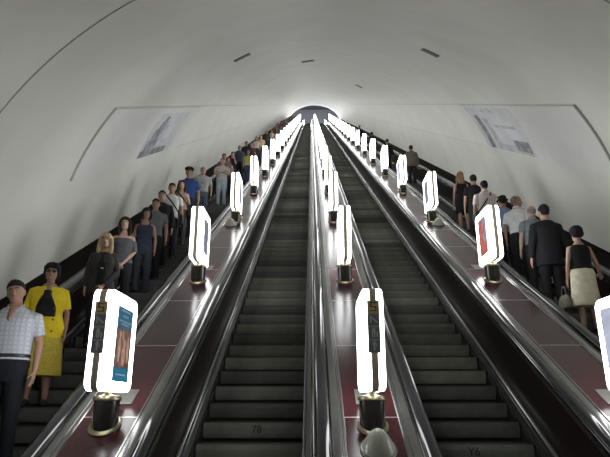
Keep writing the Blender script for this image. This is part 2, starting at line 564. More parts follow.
def escalator(key, xc, lab, ph):
    root = empty('escalator')
    tag(root, lab, 'escalator', 'four escalators side by side')
    rnd = random.Random(hash(xc) % 1000 + 3)
    for i in range(100):
        r = rnd.random()
        me = SM[2] if key in 'ad' else (SM[1] if r < .38 else (SM[0] if r < .75 else SM[2]))
        o = obj('step', me, root, step_pos(xc, i, ph))
        if key == 'b' and i == MARK_B or key == 'c' and i == MARK_C:
            cu = bpy.data.curves.new('mark', 'FONT')
            cu.body = '78' if key == 'b' else 'Y6'
            cu.size = .105
            cu.extrude = .001
            cu.align_x = 'CENTER'
            cu.materials.append(M['mark'])
            tmp = bpy.data.objects.new('tmp', cu)
            COL.objects.link(tmp)
            bpy.context.view_layer.update()
            me_ = bpy.data.meshes.new_from_object(tmp.evaluated_get(bpy.context.evaluated_depsgraph_get()))
            bpy.data.objects.remove(tmp)
            t = obj('number_mark', me_, o, (MARK_X[key] - xc, -.0065, -.10))
            t.rotation_euler = (math.pi / 2, 0, 0)
            t['label'] = 'dark painted number on the step riser'
    bm = bmesh.new()
    h = D / 2 - .599
    for i in range(100, N_STEPS):
        p = step_pos(xc, i, ph)
        add_box(bm, (p.x - h, p.y, p.z - .15), (p.x + h, p.y + TREAD + .02, p.z), 1)
        add_box(bm, (p.x - h, p.y + .02, p.z - .26), (p.x + h, p.y + TREAD, p.z - .15), 2)  # set-back block in the dark colour that paints the shaded gap
    o = obj('step_run', mesh(bm, 'step_run', [M['tread'], M['riser_a'], M['recess_shade']]), root)
    o['kind'] = 'stuff'
    for pr in escal_rails[key]:
        prism('handrail', pr, M['rail'], root, smooth=50)
    bm = bmesh.new()
    pb = step_pos(xc, 0, ph)
    add_box(bm, (xc - .495, pb.y - 0.6, -1.66), (xc + .495, pb.y - .005, -1.645))
    obj('comb_plate', mesh(bm, 'comb', M['plate']), root)


def px_to_step(px, py):
    """index of the step whose riser a line of sight meets"""
    d = ray(px, py)
    n = -d.y * SN + d.z * CS
    t = (N_STEP - .04) / n
    return t * d.x, t * (d.y * CS + d.z * SN)


xb, sb = px_to_step(258, 420)
xc_, sc_ = px_to_step(470, 441)
ph_b = (sb - S0) % PS - PS * .3
ph_c = (sc_ - S0) % PS - PS * .3
MARK_B = round((sb - PS * .3 - S0 - ph_b) / PS + .001)
MARK_C = round((sc_ - PS * .3 - S0 - ph_c) / PS + .001)
MARK_X = {'b': xb, 'c': xc_}
EX = {'a': CX - 1.5 * D, 'b': CX - .5 * D, 'c': CX + .5 * D, 'd': CX + 1.5 * D}
PH = {'a': 0.1, 'b': ph_b, 'c': ph_c, 'd': 0.22}
escalator('a', EX['a'], 'outer escalator by the left-hand vault wall, packed with people riding down', PH['a'])
escalator('b', EX['b'], 'empty escalator left of the middle lamp row, number 78 on a near step', PH['b'])
escalator('c', EX['c'], 'empty escalator right of the middle lamp row', PH['c'])
escalator('d', EX['d'], 'outer escalator by the right-hand vault wall with passengers seen from behind', PH['d'])

# ------------------------------------------------------------------ lamps
Z0, Z1, LW = .275, 1.10, .70


def round_rect(y0, y1, z0, z1, r, n=5):
    pts = []
    for cy, cz, a0 in ((y1 - r, z1 - r, 0), (y0 + r, z1 - r, 90), (y0 + r, z0 + r, 180), (y1 - r, z0 + r, 270)):
        for i in range(n + 1):
            a = math.radians(a0 + 90 * i / n)
            pts.append((cy + r * math.cos(a), cz + r * math.sin(a)))
    return pts


def lamp_meshes():
    L = {}
    # frame band around the edge
    bm = bmesh.new()
    o_ = round_rect(-LW / 2, LW / 2, Z0, Z1, .07)
    i_ = round_rect(-LW / 2 + .03, LW / 2 - .03, Z0 + .03, Z1 - .03, .055)
    n = len(o_)
    rows = []
    for x, pts in ((-.027, o_), (.027, o_), (.027, i_), (-.027, i_)):
        rows.append([bm.verts.new((x, y, z)) for y, z in pts])
    for a, b in zip(rows, rows[1:] + rows[:1]):
        for i in range(n):
            bm.faces.new((a[i], a[(i + 1) % n], b[(i + 1) % n], b[i]))
    L['frame'] = mesh(bm, 'lamp_frame', M['frame'])
    for sg, nm in ((-1, 'dl'), (1, 'dr')):
        bm = bmesh.new()
        secs = ((.020, .010, .065), (.030, .004, .07), (.072, .004, .07), (.083, .018, .06), (.088, .045, .05))
        rows = []
        for x, ins, r in secs:
            rows.append([bm.verts.new((sg * x, y, z)) for y, z in round_rect(-LW / 2 + ins, LW / 2 - ins, Z0 + ins, Z1 - ins, r)])
        for a, b in zip(rows, rows[1:]):
            for i in range(n):
                bm.faces.new((a[i], a[(i + 1) % n], b[(i + 1) % n], b[i]))
        bm.faces.new(rows[0]); bm.faces.new(rows[-1])
        L[nm] = mesh(bm, 'lamp_diffuser', M['glow'])
    def lathe(prof, mats, shear=True, seg=28):
        bm = bmesh.new()
        rows = []
        for r, z, sh in prof:
            rows.append([bm.verts.new((r * math.cos(2 * math.pi * k / seg), r * math.sin(2 * math.pi * k / seg), z + (sh * r * math.sin(2 * math.pi * k / seg) * T30))) for k in range(seg)])
        for a, b in zip(rows, rows[1:]):
            for k in range(seg):
                bm.faces.new((a[k], a[(k + 1) % seg], b[(k + 1) % seg], b[k]))
        bm.faces.new(rows[0]); bm.faces.new(rows[-1])
        return mesh(bm, 'lamp_turned', mats, 35)
    L['base'] = lathe([(.104, .012, 1), (.108, .03, .8), (.106, .205, 0)], M['base'])
    L['flange'] = lathe([(.128, .003, 1), (.132, .012, 1), (.122, .026, 1), (.108, .030, 1)], M['brass'])
    L['collar'] = lathe([(.106, .205, 0), (.116, .210, 0), (.118, .225, 0), (.108, .245, 0), (.050, .250, 0), (.034, .262, 0), (.034, Z0, 0)], M['brass'])
    # signs on the near edge
    def plate(z0, z1, kind):
        bm = bmesh.new()
        y = -LW / 2
        add_box(bm, (-.050, y - .008, z0), (.050, y - .001, z1), 2)
        add_box(bm, (-.043, y - .010, z0 + .006), (.043, y - .008, z1 - .007), 0)
        yf0, yf1 = y - .0125, y - .010
        b = lambda x0, x1, a0, a1: add_box(bm, (x0, yf0, z0 + a0), (x1, yf1, z0 + a1), 1)
        if kind == 0:
            b(-.026, .026, .082, .092); b(-.026, -.014, .056, .082); b(-.026, .026, .048, .058); b(.014, .026, .024, .048); b(-.030, .026, .016, .026)
        elif kind == 1:
            for i in range(5):
                b(-.034 + .013 * i, -.018 + .013 * i, .072 - .011 * i, .086 - .011 * i)
            b(-.030, -.018, .030, .072)
        elif kind == 2:
            b(-.012, .006, .080, .094); b(-.018, .012, .050, .080); b(-.016, -.006, .018, .050); b(0, .010, .018, .050); b(.018, .030, .050, .062); b(.018, .032, .020, .050)
        else:
            b(-.010, .010, .080, .094); b(-.016, .016, .066, .078); b(-.008, .006, .020, .066); b(.012, .020, .050, .066)
        return mesh(bm, 'sign', [M['sign_yellow'] if kind == 0 else M['sign_grey'], M['ink'] if kind == 0 else M['sign_fig'], M['sign_border']])
    L['signs'] = [plate(.881 - .105 * i, .986 - .105 * i, i) for i in range(4)]
    return L


LM = lamp_meshes()


def ad_mesh(kind, sg):
    """advert sheet on a lamp face; sg = side it faces"""
    bm = bmesh.new()
    x = sg * .0885
    fx = lambda d: tuple(sorted((x, x + sg * d)))
    def bx(y0, y1, z0, z1, d, mi):
        a, b = fx(d)
        add_box(bm, (a, y0, z0), (b, y1, z1), mi)
    if kind == 'blue':
        bx(-.20, .20, .36, .98, .002, 0)
        bx(-.20, .20, .36, .47, .0028, 1)
        bx(-.19, .19, .475, .80, .0028, 3)
        for z, w in ((.945, .12), (.90, .07), (.855, .15), (.83, .10)):
            bx(-w, w, z, z + .014, .0035, 2)
        bx(-.13, .13, .41, .424, .0035, 2)
        for yy, zz, ry_, rz_ in ((-.10, .62, .035, .11), (-.09, .75, .025, .03), (.02, .57, .05, .08), (.03, .68, .03, .035), (.12, .63, .03, .12), (-.02, .74, .02, .05)):
            add_ball(bm, (x + sg * .003, yy, zz), (.0012, ry_, rz_), None, 12, 6, 4)
        mats = [M['ad_blue'], M['ad_teal'], M['ad_line'], M['ad_skin'], M['ad_tone']]
    elif kind == 'red':
        bx(-.19, .19, .40, .98, .002, 0)
        bx(-.19, -.02, .60, .98, .0028, 1)
        bx(-.10, .10, .72, .86, .0034, 0)
        mats = [M['ad_red'], M['ad_mauve']]
    elif kind == 'pale':
        bx(-.24, .24, .36, 1.0, .002, 0)
        bx(-.20, .05, .80, .94, .0028, 1)
        mats = [M['ad_pale'], M['ad_mauve']]
    else:
        bx(-.18, .18, .42, .96, .002, 0)
        bx(-.18, .18, .42, .55, .0028, 1)
        mats = [M['ad_grey'], M['ad_mauve']]
    return mesh(bm, 'ad', mats)


ORD = ['first', 'second', 'third', 'fourth', 'fifth', 'sixth', 'seventh', 'eighth', 'ninth', 'tenth', 'eleventh', 'twelfth']
ADS = {('left', 0): 'blue', ('left', 1): 'grey', ('left', 2): 'grey', ('right', 1): 'red', ('right', 0): 'pale', ('right', 2): 'grey', ('right', 3): 'pale'}
ad_cache = {}
FEAT = {('left', 0): 'lit lamp box with blue and brown advert and pictogram plates, beside the yellow-jacketed woman',
        ('middle', 0): 'lit lamp box seen edge-on with pictogram plates, right behind the enamel dome',
        ('right', 0): 'lit lamp box cut off by the frame, pale advert, beside the cream-skirted woman',
        ('left', 1): 'lit lamp box with grey advert, second from the bottom on the left-hand maroon balustrade',
        ('right', 1): 'lit lamp box with red and mauve advert, before the man in pale pink shirt',
        ('middle', 1): 'lit lamp box seen edge-on, second up the middle balustrade',
        ('left', 2): 'lit lamp box, third up the left-hand maroon balustrade, pale dome at its foot',
        ('right', 2): 'lit lamp box with pale dome at its foot, beside the long-haired blonde in black'}
for row in ('left', 'middle', 'right'):
    for k in range(24):
        s = 4.155 + 4.12 * k - (.22 if k == 1 else 0)
        if s > 87: continue
        root = empty('balustrade_lamp', P(CEN[row], s, N_DECK))
        where = {'left': 'left-hand', 'middle': 'middle', 'right': 'right-hand'}[row]
        if (row, k) in FEAT:
            lab = FEAT[(row, k)]
        elif k < 10:
            lab = 'lit lamp box, %s from the bottom along the %s balustrade' % (ORD[k], where)
        else:
            lab = 'tiny lit lamp box merging into the bright far end of the %s row' % where
        tag(root, lab, 'lamp', 'lamps along the %s balustrade' % where if k >= 10 else 'lamps along the balustrades')
        for nm, key in (('frame', 'frame'), ('diffuser', 'dl'), ('diffuser', 'dr'), ('base', 'base'), ('flange', 'flange'), ('collar', 'collar')):
            obj(nm, LM[key], root)
        if k == 0:
            for m in LM['signs']:
                obj('pictogram_plate', m, root)
        sides = {'left': (1,), 'right': (-1,), 'middle': ()}[row]
        for sg in sides:
            kd = ADS.get((row, k))
            if kd:
                if (kd, sg) not in ad_cache:
                    ad_cache[(kd, sg)] = ad_mesh(kd, sg)
                obj('advert', ad_cache[(kd, sg)], root)

# enamel domes on the decks
def dome_meshes():
    res = []
    for prof, m in (([(.135, .003, 1), (.142, .012, 1), (.138, .022, 1), (.118, .024, 1)], M['dome_rim']),
                    ([(.128, .020, 1), (.122, .040, .9), (.100, .078, .75), (.072, .120, .5), (.045, .148, .3), (.020, .162, .1), (.004, .165, 0)], M['dome'])):
        bm = bmesh.new()
        seg = 28
        rows = []
        for r, z, sh in prof:
            rows.append([bm.verts.new((r * math.cos(2 * math.pi * q / seg), r * math.sin(2 * math.pi * q / seg), z + sh * r * math.sin(2 * math.pi * q / seg) * T30)) for q in range(seg)])
        for a, b in zip(rows, rows[1:]):
            for q in range(seg):
                bm.faces.new((a[q], a[(q + 1) % seg], b[(q + 1) % seg], b[q]))
        bm.faces.new(rows[0]); bm.faces.new(rows[-1])
        res.append(mesh(bm, 'dome', m, 50))
    return res


DM = dome_meshes()
for row, s, dx, lab in (('middle', 3.83, 0.01, 'pale enamel dome on a metal rim in front of the nearest middle lamp'),
                        ('left', 4.155 + 8.24 - .37, -.06, 'small pale dome in front of the third lamp on the left-hand balustrade'),
                        ('right', 4.155 + 8.24 - .37, .06, 'small pale dome in front of the third lamp on the right-hand balustrade')):
    r = empty('deck_dome', P(CEN[row] + dx, s, N_DECK))
    tag(r, lab, 'dome', 'enamel domes on the balustrades')
    obj('rim', DM[0], r)
    obj('cover', DM[1], r)

# ------------------------------------------------------------------ people
SKIN = {k: mat('skin_' + k, c, 0.55, spec=0.35, var=0.06, vscale=14) for k, c in
        {'a': (0.34, 0.205, 0.145), 'b': (0.28, 0.16, 0.11), 'c': (0.41, 0.265, 0.20), 'd': (0.30, 0.17, 0.125), 'e': (0.17, 0.098, 0.07)}.items()}
CLOTH = {}


def cloth(c, rough=0.85, var=0.12, vs=14):
    c = tuple(c)
    if c not in CLOTH:
        CLOTH[c] = mat('cloth', c, rough, spec=0.25, var=var, vscale=vs, bump=0.15)
    return CLOTH[c]


HAIRM = {}


def hairmat(c):
    if c not in HAIRM:
        HAIRM[c] = mat('hair', c, 0.7, spec=0.15, var=0.35, vscale=30, stretch=(1, 1, 0.15), bump=0.3)
    return HAIRM[c]


M['eye_white'] = mat('eye_white', (0.36, 0.34, 0.32), 0.3)
M['eye_dark'] = mat('eye_dark', (0.03, 0.022, 0.018), 0.2)
M['lips'] = mat('lips', (0.38, 0.14, 0.12), 0.5)
M['lens'] = mat('dark_lens', (0.012, 0.012, 0.014), 0.12, spec=0.6)
M['leather'] = mat('dark_leather', (0.016, 0.015, 0.015), 0.5)
M['plaid'] = plaid('plaid_shirt', (0.43, 0.44, 0.47), (0.31, 0.33, 0.39), (0.34, 0.36, 0.41))
M['yellow'] = cloth((0.66, 0.50, 0.02), var=0.06)
M['yellow_skirt'] = mat('yellow_check', (0.46, 0.36, 0.04), 0.85, var=0.3, vscale=60)
M['grey_pattern'] = mat('grey_pattern', (0.36, 0.37, 0.36), 0.85, var=0.45, vscale=26)
M['button'] = mat('dark_button', (0.10, 0.07, 0.03), 0.4)

TOR = {'m': [(.80, 0, 0, .10, .09), (.86, 0, 0, .150, .105), (.94, 0, .005, .163, .118), (1.02, 0, 0, .155, .108), (1.10, 0, -.005, .152, .104), (1.20, 0, -.005, .162, .110),
             (1.29, 0, -.005, .175, .117), (1.36, 0, 0, .176, .108), (1.405, 0, .006, .158, .090), (1.440, 0, .012, .122, .075), (1.472, 0, .014, .088, .066), (1.505, 0, .012, .064, .060)],
       'f': [(.80, 0, 0, .10, .09), (.86, 0, 0, .160, .110), (.94, 0, .005, .172, .122), (1.02, 0, 0, .150, .106), (1.09, 0, 0, .130, .091), (1.18, 0, -.004, .137, .097),
             (1.27, 0, -.018, .148, .116), (1.34, 0, -.006, .150, .099), (1.385, 0, .004, .136, .082), (1.42, 0, .012, .106, .066), (1.455, 0, .012, .072, .056), (1.49, 0, .012, .054, .051)]}
SHX = {'m': .182, 'f': .152}
HEAD = [(.000, 0, -.048, .026, .026), (.014, 0, -.044, .042, .042), (.035, 0, -.030, .054, .060), (.065, 0, -.014, .064, .078), (.100, 0, -.003, .071, .090), (.135, 0, .003, .075, .097),
        (.165, 0, .006, .075, .097), (.190, 0, .008, .068, .088), (.212, 0, .009, .050, .066), (.226, 0, .010, .026, .034)]


def clip(secs, z0, z1, inf, w=1.0):
    def at(z):
        for a, b in zip(secs, secs[1:]):
            if a[0] <= z <= b[0]:
                u = (z - a[0]) / (b[0] - a[0])
                return tuple(a[i] + (b[i] - a[i]) * u for i in range(5))
        return (z,) + tuple((secs[0] if z < secs[0][0] else secs[-1])[1:])
    out = [at(z0)] + [s for s in secs if z0 < s[0] < z1] + [at(z1)]
    return [(s[0], s[1], s[2], s[3] * w + inf, s[4] * w + inf) for s in out]


POSES = {'down': ((.235, .025, 1.130), (.245, -.050, .880)),
         'front': ((.240, .010, 1.140), (.050, -.165, .970)),
         'clasp': ((.225, .000, 1.140), (.035, -.150, .900)),
         'crossed': ((.235, -.070, 1.150), (-.070, -.205, 1.185)),
         'face': ((.190, -.130, 1.160), (.070, -.165, 1.420)),
         'rail': ((.290, -.040, 1.150), (.400, -.190, 1.020)),
         'strap': ((.235, .000, 1.130), (.170, -.190, 1.200)),
         'back': ((.240, .080, 1.140), (.060, .150, .930))}

BAKE = []


def finish(name, bm, m, parent, voxel, smooth=3):
    me = mesh(bm, name, m)
    o = obj(name, me, parent)
    r = o.modifiers.new('r', 'REMESH')
    r.mode = 'VOXEL'
    r.voxel_size = voxel
    r.use_smooth_shade = True
    s = o.modifiers.new('s', 'SMOOTH')
    s.factor = 0.5
    s.iterations = smooth
    BAKE.append(o)
    return o


def bake_all():
    bpy.context.view_layer.update()
    dg = bpy.context.evaluated_depsgraph_get()
    for o in BAKE:
        me = bpy.data.meshes.new_from_object(o.evaluated_get(dg))
        if o.name.startswith('hair'):
            for v, nn in [(v, v.normal.copy()) for v in me.vertices]:
                c = v.co * 38
                v.co += nn * (.007 * noise.noise((c.x, c.y, c.z * .35)) + .002)
        me.shade_smooth()
        o.modifiers.clear()
        o.data = me
    BAKE.clear()


def lerp(a, b, u):
    return tuple(p + (q - p) * u for p, q in zip(a, b))


def hand(bm, W, d, inward, k, curl=.5):
    """palm, four unequal bent fingers and a thumb leaving the side of the palm"""
    W, d, inward = Vector(W), Vector(d).normalized(), Vector(inward)
    inward = (inward - d * inward.dot(d)).normalized()
    a = d.cross(inward)
    if a.y > 0: a = -a          # thumb side points forward
    add_tube(bm, [W - d * .02 * k, W + d * .015 * k, W + d * .05 * k, W + d * .092 * k], [(.024 * k, .018 * k), (.030 * k, .018 * k), (.040 * k, .016 * k), (.038 * k, .013 * k)], 10, flat=a)
    for i, (L, off) in enumerate(((.070, .030), (.080, .010), (.074, -.010), (.056, -.029))):
        p = W + d * .085 * k + a * off * k
        pts = [p - d * .02 * k, p]
        dd = d.copy()
        for q in range(3):
            dd = (dd + inward * curl * .55).normalized()
            p = p + dd * (L * k * (.42, .33, .25)[q])
            pts.append(p)
        add_tube(bm, pts, [.0085 * k, .0095 * k, .0088 * k, .0080 * k, .0065 * k], 8)
    p = W + d * .025 * k + a * .030 * k
    add_tube(bm, [p - a * .012 * k, p + (d * .6 + a * .7) * .026 * k, p + (d * .8 + a * .55 + inward * .3) * .050 * k, p + (d * .95 + a * .5 + inward * .5) * .072 * k], [.013 * k, .012 * k, .010 * k, .008 * k], 8)


def hair_pieces(bm, style, T, k):
    S = lambda secs: add_loft(bm, [(z * k, cx * k, cy * k, rx * k, ry * k) for z, cx, cy, rx, ry in secs], 20, T)
    tb = lambda pts, rr: add_tube(bm, [T @ (Vector(p) * k) for p in pts], [r * k if not isinstance(r, tuple) else (r[0] * k, r[1] * k) for r in rr], 10)
    top = [(.135, 0, .024, .0795, .088), (.150, 0, .019, .0815, .092), (.170, 0, .009, .0815, .101), (.188, 0, .008, .078, .102), (.212, 0, .010, .064, .084), (.233, 0, .012, .046, .058), (.245, 0, .012, .018, .024)]
    if style == 'short':
        S([(.060, 0, .056, .052, .044), (.090, 0, .045, .066, .062), (.112, 0, .036, .074, .074)] + top)
    elif style == 'fringe_ring':
        S([(.070, 0, .050, .058, .050), (.095, 0, .036, .074, .068), (.130, 0, .030, .080, .074), (.150, 0, .034, .074, .070), (.160, 0, .036, .06, .06)])
    elif style == 'stubble':
        S([(.080, 0, .048, .060, .056), (.112, 0, .034, .0745, .072), (.140, 0, .023, .0775, .083), (.170, 0, .016, .077, .090), (.195, 0, .012, .067, .084), (.218, 0, .012, .044, .058), (.232, 0, .012, .02, .026)])
    elif style == 'bob':
        S([(.020, 0, .046, .080, .056), (.060, 0, .040, .092, .072), (.110, 0, .030, .092, .082)] + [(z + .006, cx, cy, rx + .012, ry + .010) for z, cx, cy, rx, ry in top])
        for s in (-1, 1):
            tb([(s * .078, -.02, .165), (s * .088, -.035, .10), (s * .082, -.04, .035), (s * .070, -.03, .01)], [.024, .026, .024, .012])
    elif style in ('long', 'blonde'):
        dn = -.14 if style == 'long' else -.12
        S([(dn, 0, .070, .070, .030), (dn + .06, 0, .068, .092, .046), (.00, 0, .058, .094, .058), (.060, 0, .044, .090, .072), (.110, 0, .032, .088, .082)] + [(z + .004, cx, cy, rx + .008, ry + .006) for z, cx, cy, rx, ry in top])
        for s in (-1, 1):
            tb([(s * .066, -.045, .185), (s * .086, -.045, .12), (s * .090, -.030, .04), (s * .094, -.035, -.05), (s * .080, -.045, dn + .03)], [.020, .024, .028, .030, .012])
        if style == 'blonde':
            tb([(-.070, -.060, .165), (-.035, -.094, .163), (.0, -.104, .166), (.035, -.094, .163), (.070, -.060, .165)], [.016, .020, .020, .020, .016])
    elif style == 'tied':
        S([(.060, 0, .054, .054, .046), (.090, 0, .043, .068, .064), (.112, 0, .034, .076, .076)] + top)
        tb([(0, .09, .13), (0, .125, .10), (0, .12, .02), (0, .10, -.06)], [.022, .026, .024, .008])
    elif style == 'round':
        S([(.045, 0, .050, .070, .056), (.075, 0, .044, .094, .078), (.115, 0, .034, .104, .090)] + [(z + .006, cx, cy, rx + .017, ry + .014) for z, cx, cy, rx, ry in top])


def person(pos, H, sex='m', rz=0.0, vox=.012, skin='a', hair=('short', (0.03, 0.022, 0.016)), top=('tee', (0.3, 0.3, 0.3)), bottom=('trousers', (0.02, 0.02, 0.024)),
           shoes=(0.015, 0.014, 0.014), arms=('down', 'down'), yaw=0.0, tilt=0.0, nod=0.0, w=1.0, face=False, vneck=False, extra=(), curl=.45):
    k = H / 1.765
    root = empty('person', pos, rz)
    sm = SKIN[skin]
    tor, sx = TOR[sex], SHX[sex] * (1 + (w - 1) * .6)
    inf = max(.010, vox * .75)
    K = lambda p: Vector(p) * k
    neck_h = 1.52
    Th = Matrix.Translation(K((0, .012, neck_h))) @ Matrix.Rotation(yaw, 4, 'Z') @ Matrix.Rotation(tilt, 4, 'Y') @ Matrix.Rotation(nod, 4, 'X') @ Matrix.Translation(K((0, -.012, 0)))
    lk = k
    sc_ = lambda secs: [tuple(v * k for v in s) for s in secs]
    # ---- body
    bm = bmesh.new()
    add_loft(bm, sc_(clip(tor, .80, 1.505 if sex == 'm' else 1.49, 0, w)), 22, power=2.25)
    if vneck:
        q_ = .010 + inf
        add_loft(bm, sc_([(z, 0, cy - .004, {0: .010, 1: .030, 2: .044}.get(n_, .05), ry + q_ + .006) for n_, (z, cx, cy, rx, ry) in enumerate(clip(tor, 1.335, 1.47, 0, w))]), 16, power=2.6)
    nr = .056 if sex == 'm' else .047
    add_tube(bm, [K((0, .016, 1.44)), K((0, .010, 1.50)), Th @ K((0, .006, .055))], [(nr + .012) * k, nr * k, nr * .98 * k], 14)
    add_loft(bm, sc_(HEAD), 20, Th)
    add_tube(bm, [Th @ K((0, -.088, .128)), Th @ K((0, -.100, .105)), Th @ K((0, -.110, .082)), Th @ K((0, -.098, .072))], [.008 * k, .011 * k, .016 * k, .012 * k], 8)
    add_tube(bm, [Th @ K((-.020, -.076, .046)), Th @ K((0, -.086, .047)), Th @ K((.020, -.076, .046))], [.006 * k, .009 * k, .006 * k], 8)
    add_tube(bm, [Th @ K((-.055, -.066, .142)), Th @ K((-.02, -.090, .140)), Th @ K((.02, -.090, .140)), Th @ K((.055, -.066, .142))], [.008 * k, .010 * k, .010 * k, .008 * k], 8)
    for s in (-1, 1):
        add_ball(bm, K((s * .077, .014, .106)), (.011 * k, .020 * k, .032 * k), Th, 8, 5)
    paths = []
    for s, ps in zip((1, -1), arms):
        E, W = POSES[ps]
        off = sx - .178
        S = (s * sx * .97, .008, 1.378)
        E = (s * (E[0] + off), E[1], E[2])
        W = (s * (W[0] + (off if ps in ('down', 'rail') else 0)), W[1], W[2])
        th = 1.0 if sex == 'm' else .84
        paths.append((s, ps, S, E, W))
        add_tube(bm, [K(lerp(S, (0, .01, 1.42), .35)), K(S), K(lerp(S, E, .35)), K(lerp(S, E, .7)), K(E), K(lerp(E, W, .3)), K(lerp(E, W, .75)), K(W)],
                 [.050 * th * k, .055 * th * k, .049 * th * k, .043 * th * k, .037 * th * k, .039 * th * k, .029 * th * k, .024 * th * k], 12)
        d = K(W) - K(E)
        inw = Vector((-s, 0, 0)) if ps in ('down', 'back') else (Vector((-s * .3, .9, .3)) if ps != 'rail' else Vector((0, 0, -1)))
        hand(bm, K(W), d, inw, k * (1.0 if sex == 'm' else .9), curl)
    for s in (-1, 1):
        add_tube(bm, [K((s * .085, .004, .90)), K((s * .090, 0, .70)), K((s * .093, -.010, .49)), K((s * .096, .008, .36)), K((s * .098, .016, .20)), K((s * .10, .016, .085)), K((s * .10, .010, .03))],
                 [.086 * w * k, .074 * w * k, .053 * k, .055 * k, .043 * k, .035 * k, .034 * k], 12)
        add_tube(bm, [K((s * .10, .055, .035)), K((s * .10, .0, .045)), K((s * .106, -.09, .032)), K((s * .11, -.155, .022))], [.028 * k, .036 * k, .034 * k, .020 * k], 10)
    finish('body', bm, sm, root, vox)
    # ---- hair
    if hair[0] != 'none':
        bm = bmesh.new()
        hair_pieces(bm, hair[0], Th, k)
        finish('hair', bm, hairmat(hair[1]), root, min(vox, .014), 2)
    # ---- face
    if face:
        for s in (-1, 1):
            bm = bmesh.new()
            add_ball(bm, K((s * .030, -.0845, .117)), (.011 * k, .007 * k, .0050 * k), Th, 10, 6, 0)
            add_ball(bm, K((s * .030, -.0905, .117)), (.0060 * k, .0035 * k, .0050 * k), Th, 8, 5, 1)
            obj('eye', mesh(bm, 'eye', [M['eye_white'], M['eye_dark']], 'all'), root)
            bm = bmesh.new()
            add_tube(bm, [Th @ K((s * .012, -.1005, .136)), Th @ K((s * .030, -.096, .142)), Th @ K((s * .050, -.078, .138))], [.0035 * k, .0045 * k, .0025 * k], 6)
            obj('eyebrow', mesh(bm, 'eyebrow', hairmat(hair[1] if hair[0] != 'blonde' else (0.12, 0.08, 0.05)), 'all'), root)
        bm = bmesh.new()
        add_tube(bm, [Th @ K((-.024, -.078, .046)), Th @ K((-.010, -.0925, .048)), Th @ K((0, -.0945, .0465)), Th @ K((.010, -.0925, .048)), Th @ K((.024, -.078, .046))], [.003 * k, .0055 * k, .006 * k, .0055 * k, .003 * k], 8)
        obj('lips', mesh(bm, 'lips', M['lips'], 'all'), root)
    # ---- lower garment
    bs = bottom[0]
    bmtl = bottom[1] if not isinstance(bottom[1], tuple) else cloth(bottom[1])
    if bs in ('trousers', 'jeans', 'shorts'):
        bm = bmesh.new()
        add_loft(bm, sc_(clip(tor, .78, 1.045, inf, w)), 20, power=2.25)
        lo = .05 if bs != 'shorts' else .52
        for s in (-1, 1):
            pts = [(s * .085, .004, .92), (s * .090, 0, .70), (s * .093, -.010, .49)]
            rr = [.092 * w, .083 * w, .068]
            if bs != 'shorts':
                pts += [(s * .097, .008, .30), (s * .10, .010, .065)]
                rr += [.063, .058]
            add_tube(bm, [K(p) for p in pts], [(r + inf * .4) * k for r in rr], 12)
        finish('trousers' if bs != 'shorts' else 'shorts', bm, bmtl, root, max(vox, .010))
    else:
        hem, fl = bottom[2], bottom[3]
        bm = bmesh.new()
        secs = clip(tor, .90, 1.075, inf + .002, w)
        hx, hy = .172 * w + inf, .122 * w + inf
        lowr = [(hem, 0, 0, hx + fl, hy + fl), ((hem + .9) * .5, 0, 0, hx + fl * .3, hy + fl * .35), (.82, 0, .002, hx, hy)]
        add_loft(bm, sc_(lowr + secs), 24, power=2.1)
        finish('skirt', bm, bmtl, root, max(vox, .010), 2)
    # ---- shoes
    for s in (-1, 1):
        bm = bmesh.new()
        g = 1.0
        add_tube(bm, [K((s * .10, .070, .045)), K((s * .10, .050, .048)), K((s * .10, -.01, .052)), K((s * .106, -.09, .040)), K((s * .112, -.160, .028)), K((s * .113, -.182, .022))],
                 [(.020 * k, .030 * k), (.038 * k, .042 * k), (.043 * k, .046 * k), (.047 * k, .036 * k), (.034 * k, .024 * k), (.014 * k, .012 * k)], 12, flat=(1, 0, 0))
        add_box(bm, (s * .105 * k - .040 * k, -.165 * k, .001), (s * .105 * k + .040 * k, .075 * k, .022 * k))
        finish('shoe', bm, cloth(shoes, 0.4), root, .010, 2)
    # ---- upper garment
    ts = top[0]
    tm = top[1] if not isinstance(top[1], tuple) else cloth(top[1])
    hem = {'tee': .93, 'shirt': .98, 'polo': .94, 'jacket': .80, 'long': .93, 'tank': .95, 'sleeveless': 1.02, 'offshoulder': .92, 'dress': .98, 'tucked': 1.0, 'blazer': .74}[ts]
    nz = {'tank': 1.385, 'sleeveless': 1.43, 'offshoulder': 1.365, 'dress': 1.40}.get(ts, 1.478 if sex == 'm' else 1.445)
    ti = inf + (.010 if ts in ('jacket', 'blazer') else .003)
    sl = {'tee': .62, 'shirt': .68, 'polo': .60, 'jacket': 1.9, 'long': 1.9, 'tank': 0, 'sleeveless': 0, 'offshoulder': 1.0, 'dress': 0, 'tucked': .62, 'blazer': 1.95}[ts]
    if len(top) > 2: sl = top[2]
    bm = bmesh.new()
    secs = clip(tor, max(hem, .80), nz, ti, w)
    if hem < .80:
        s0 = secs[0]
        secs = [(hem, 0, .004, .175 * w + ti, .125 * w + ti)] + [(z, cx, cy, max(rx, .165 * w + ti) if z < .95 else rx, max(ry, .118 * w + ti) if z < .95 else ry) for z, cx, cy, rx, ry in secs]
    elif hem <= .93:
        secs = [(z, cx, cy, max(rx, .160 * w + ti) if z < .93 else rx, max(ry, .112 * w + ti) if z < .93 else ry) for z, cx, cy, rx, ry in secs]
    add_loft(bm, sc_(secs), 24, power=2.25)
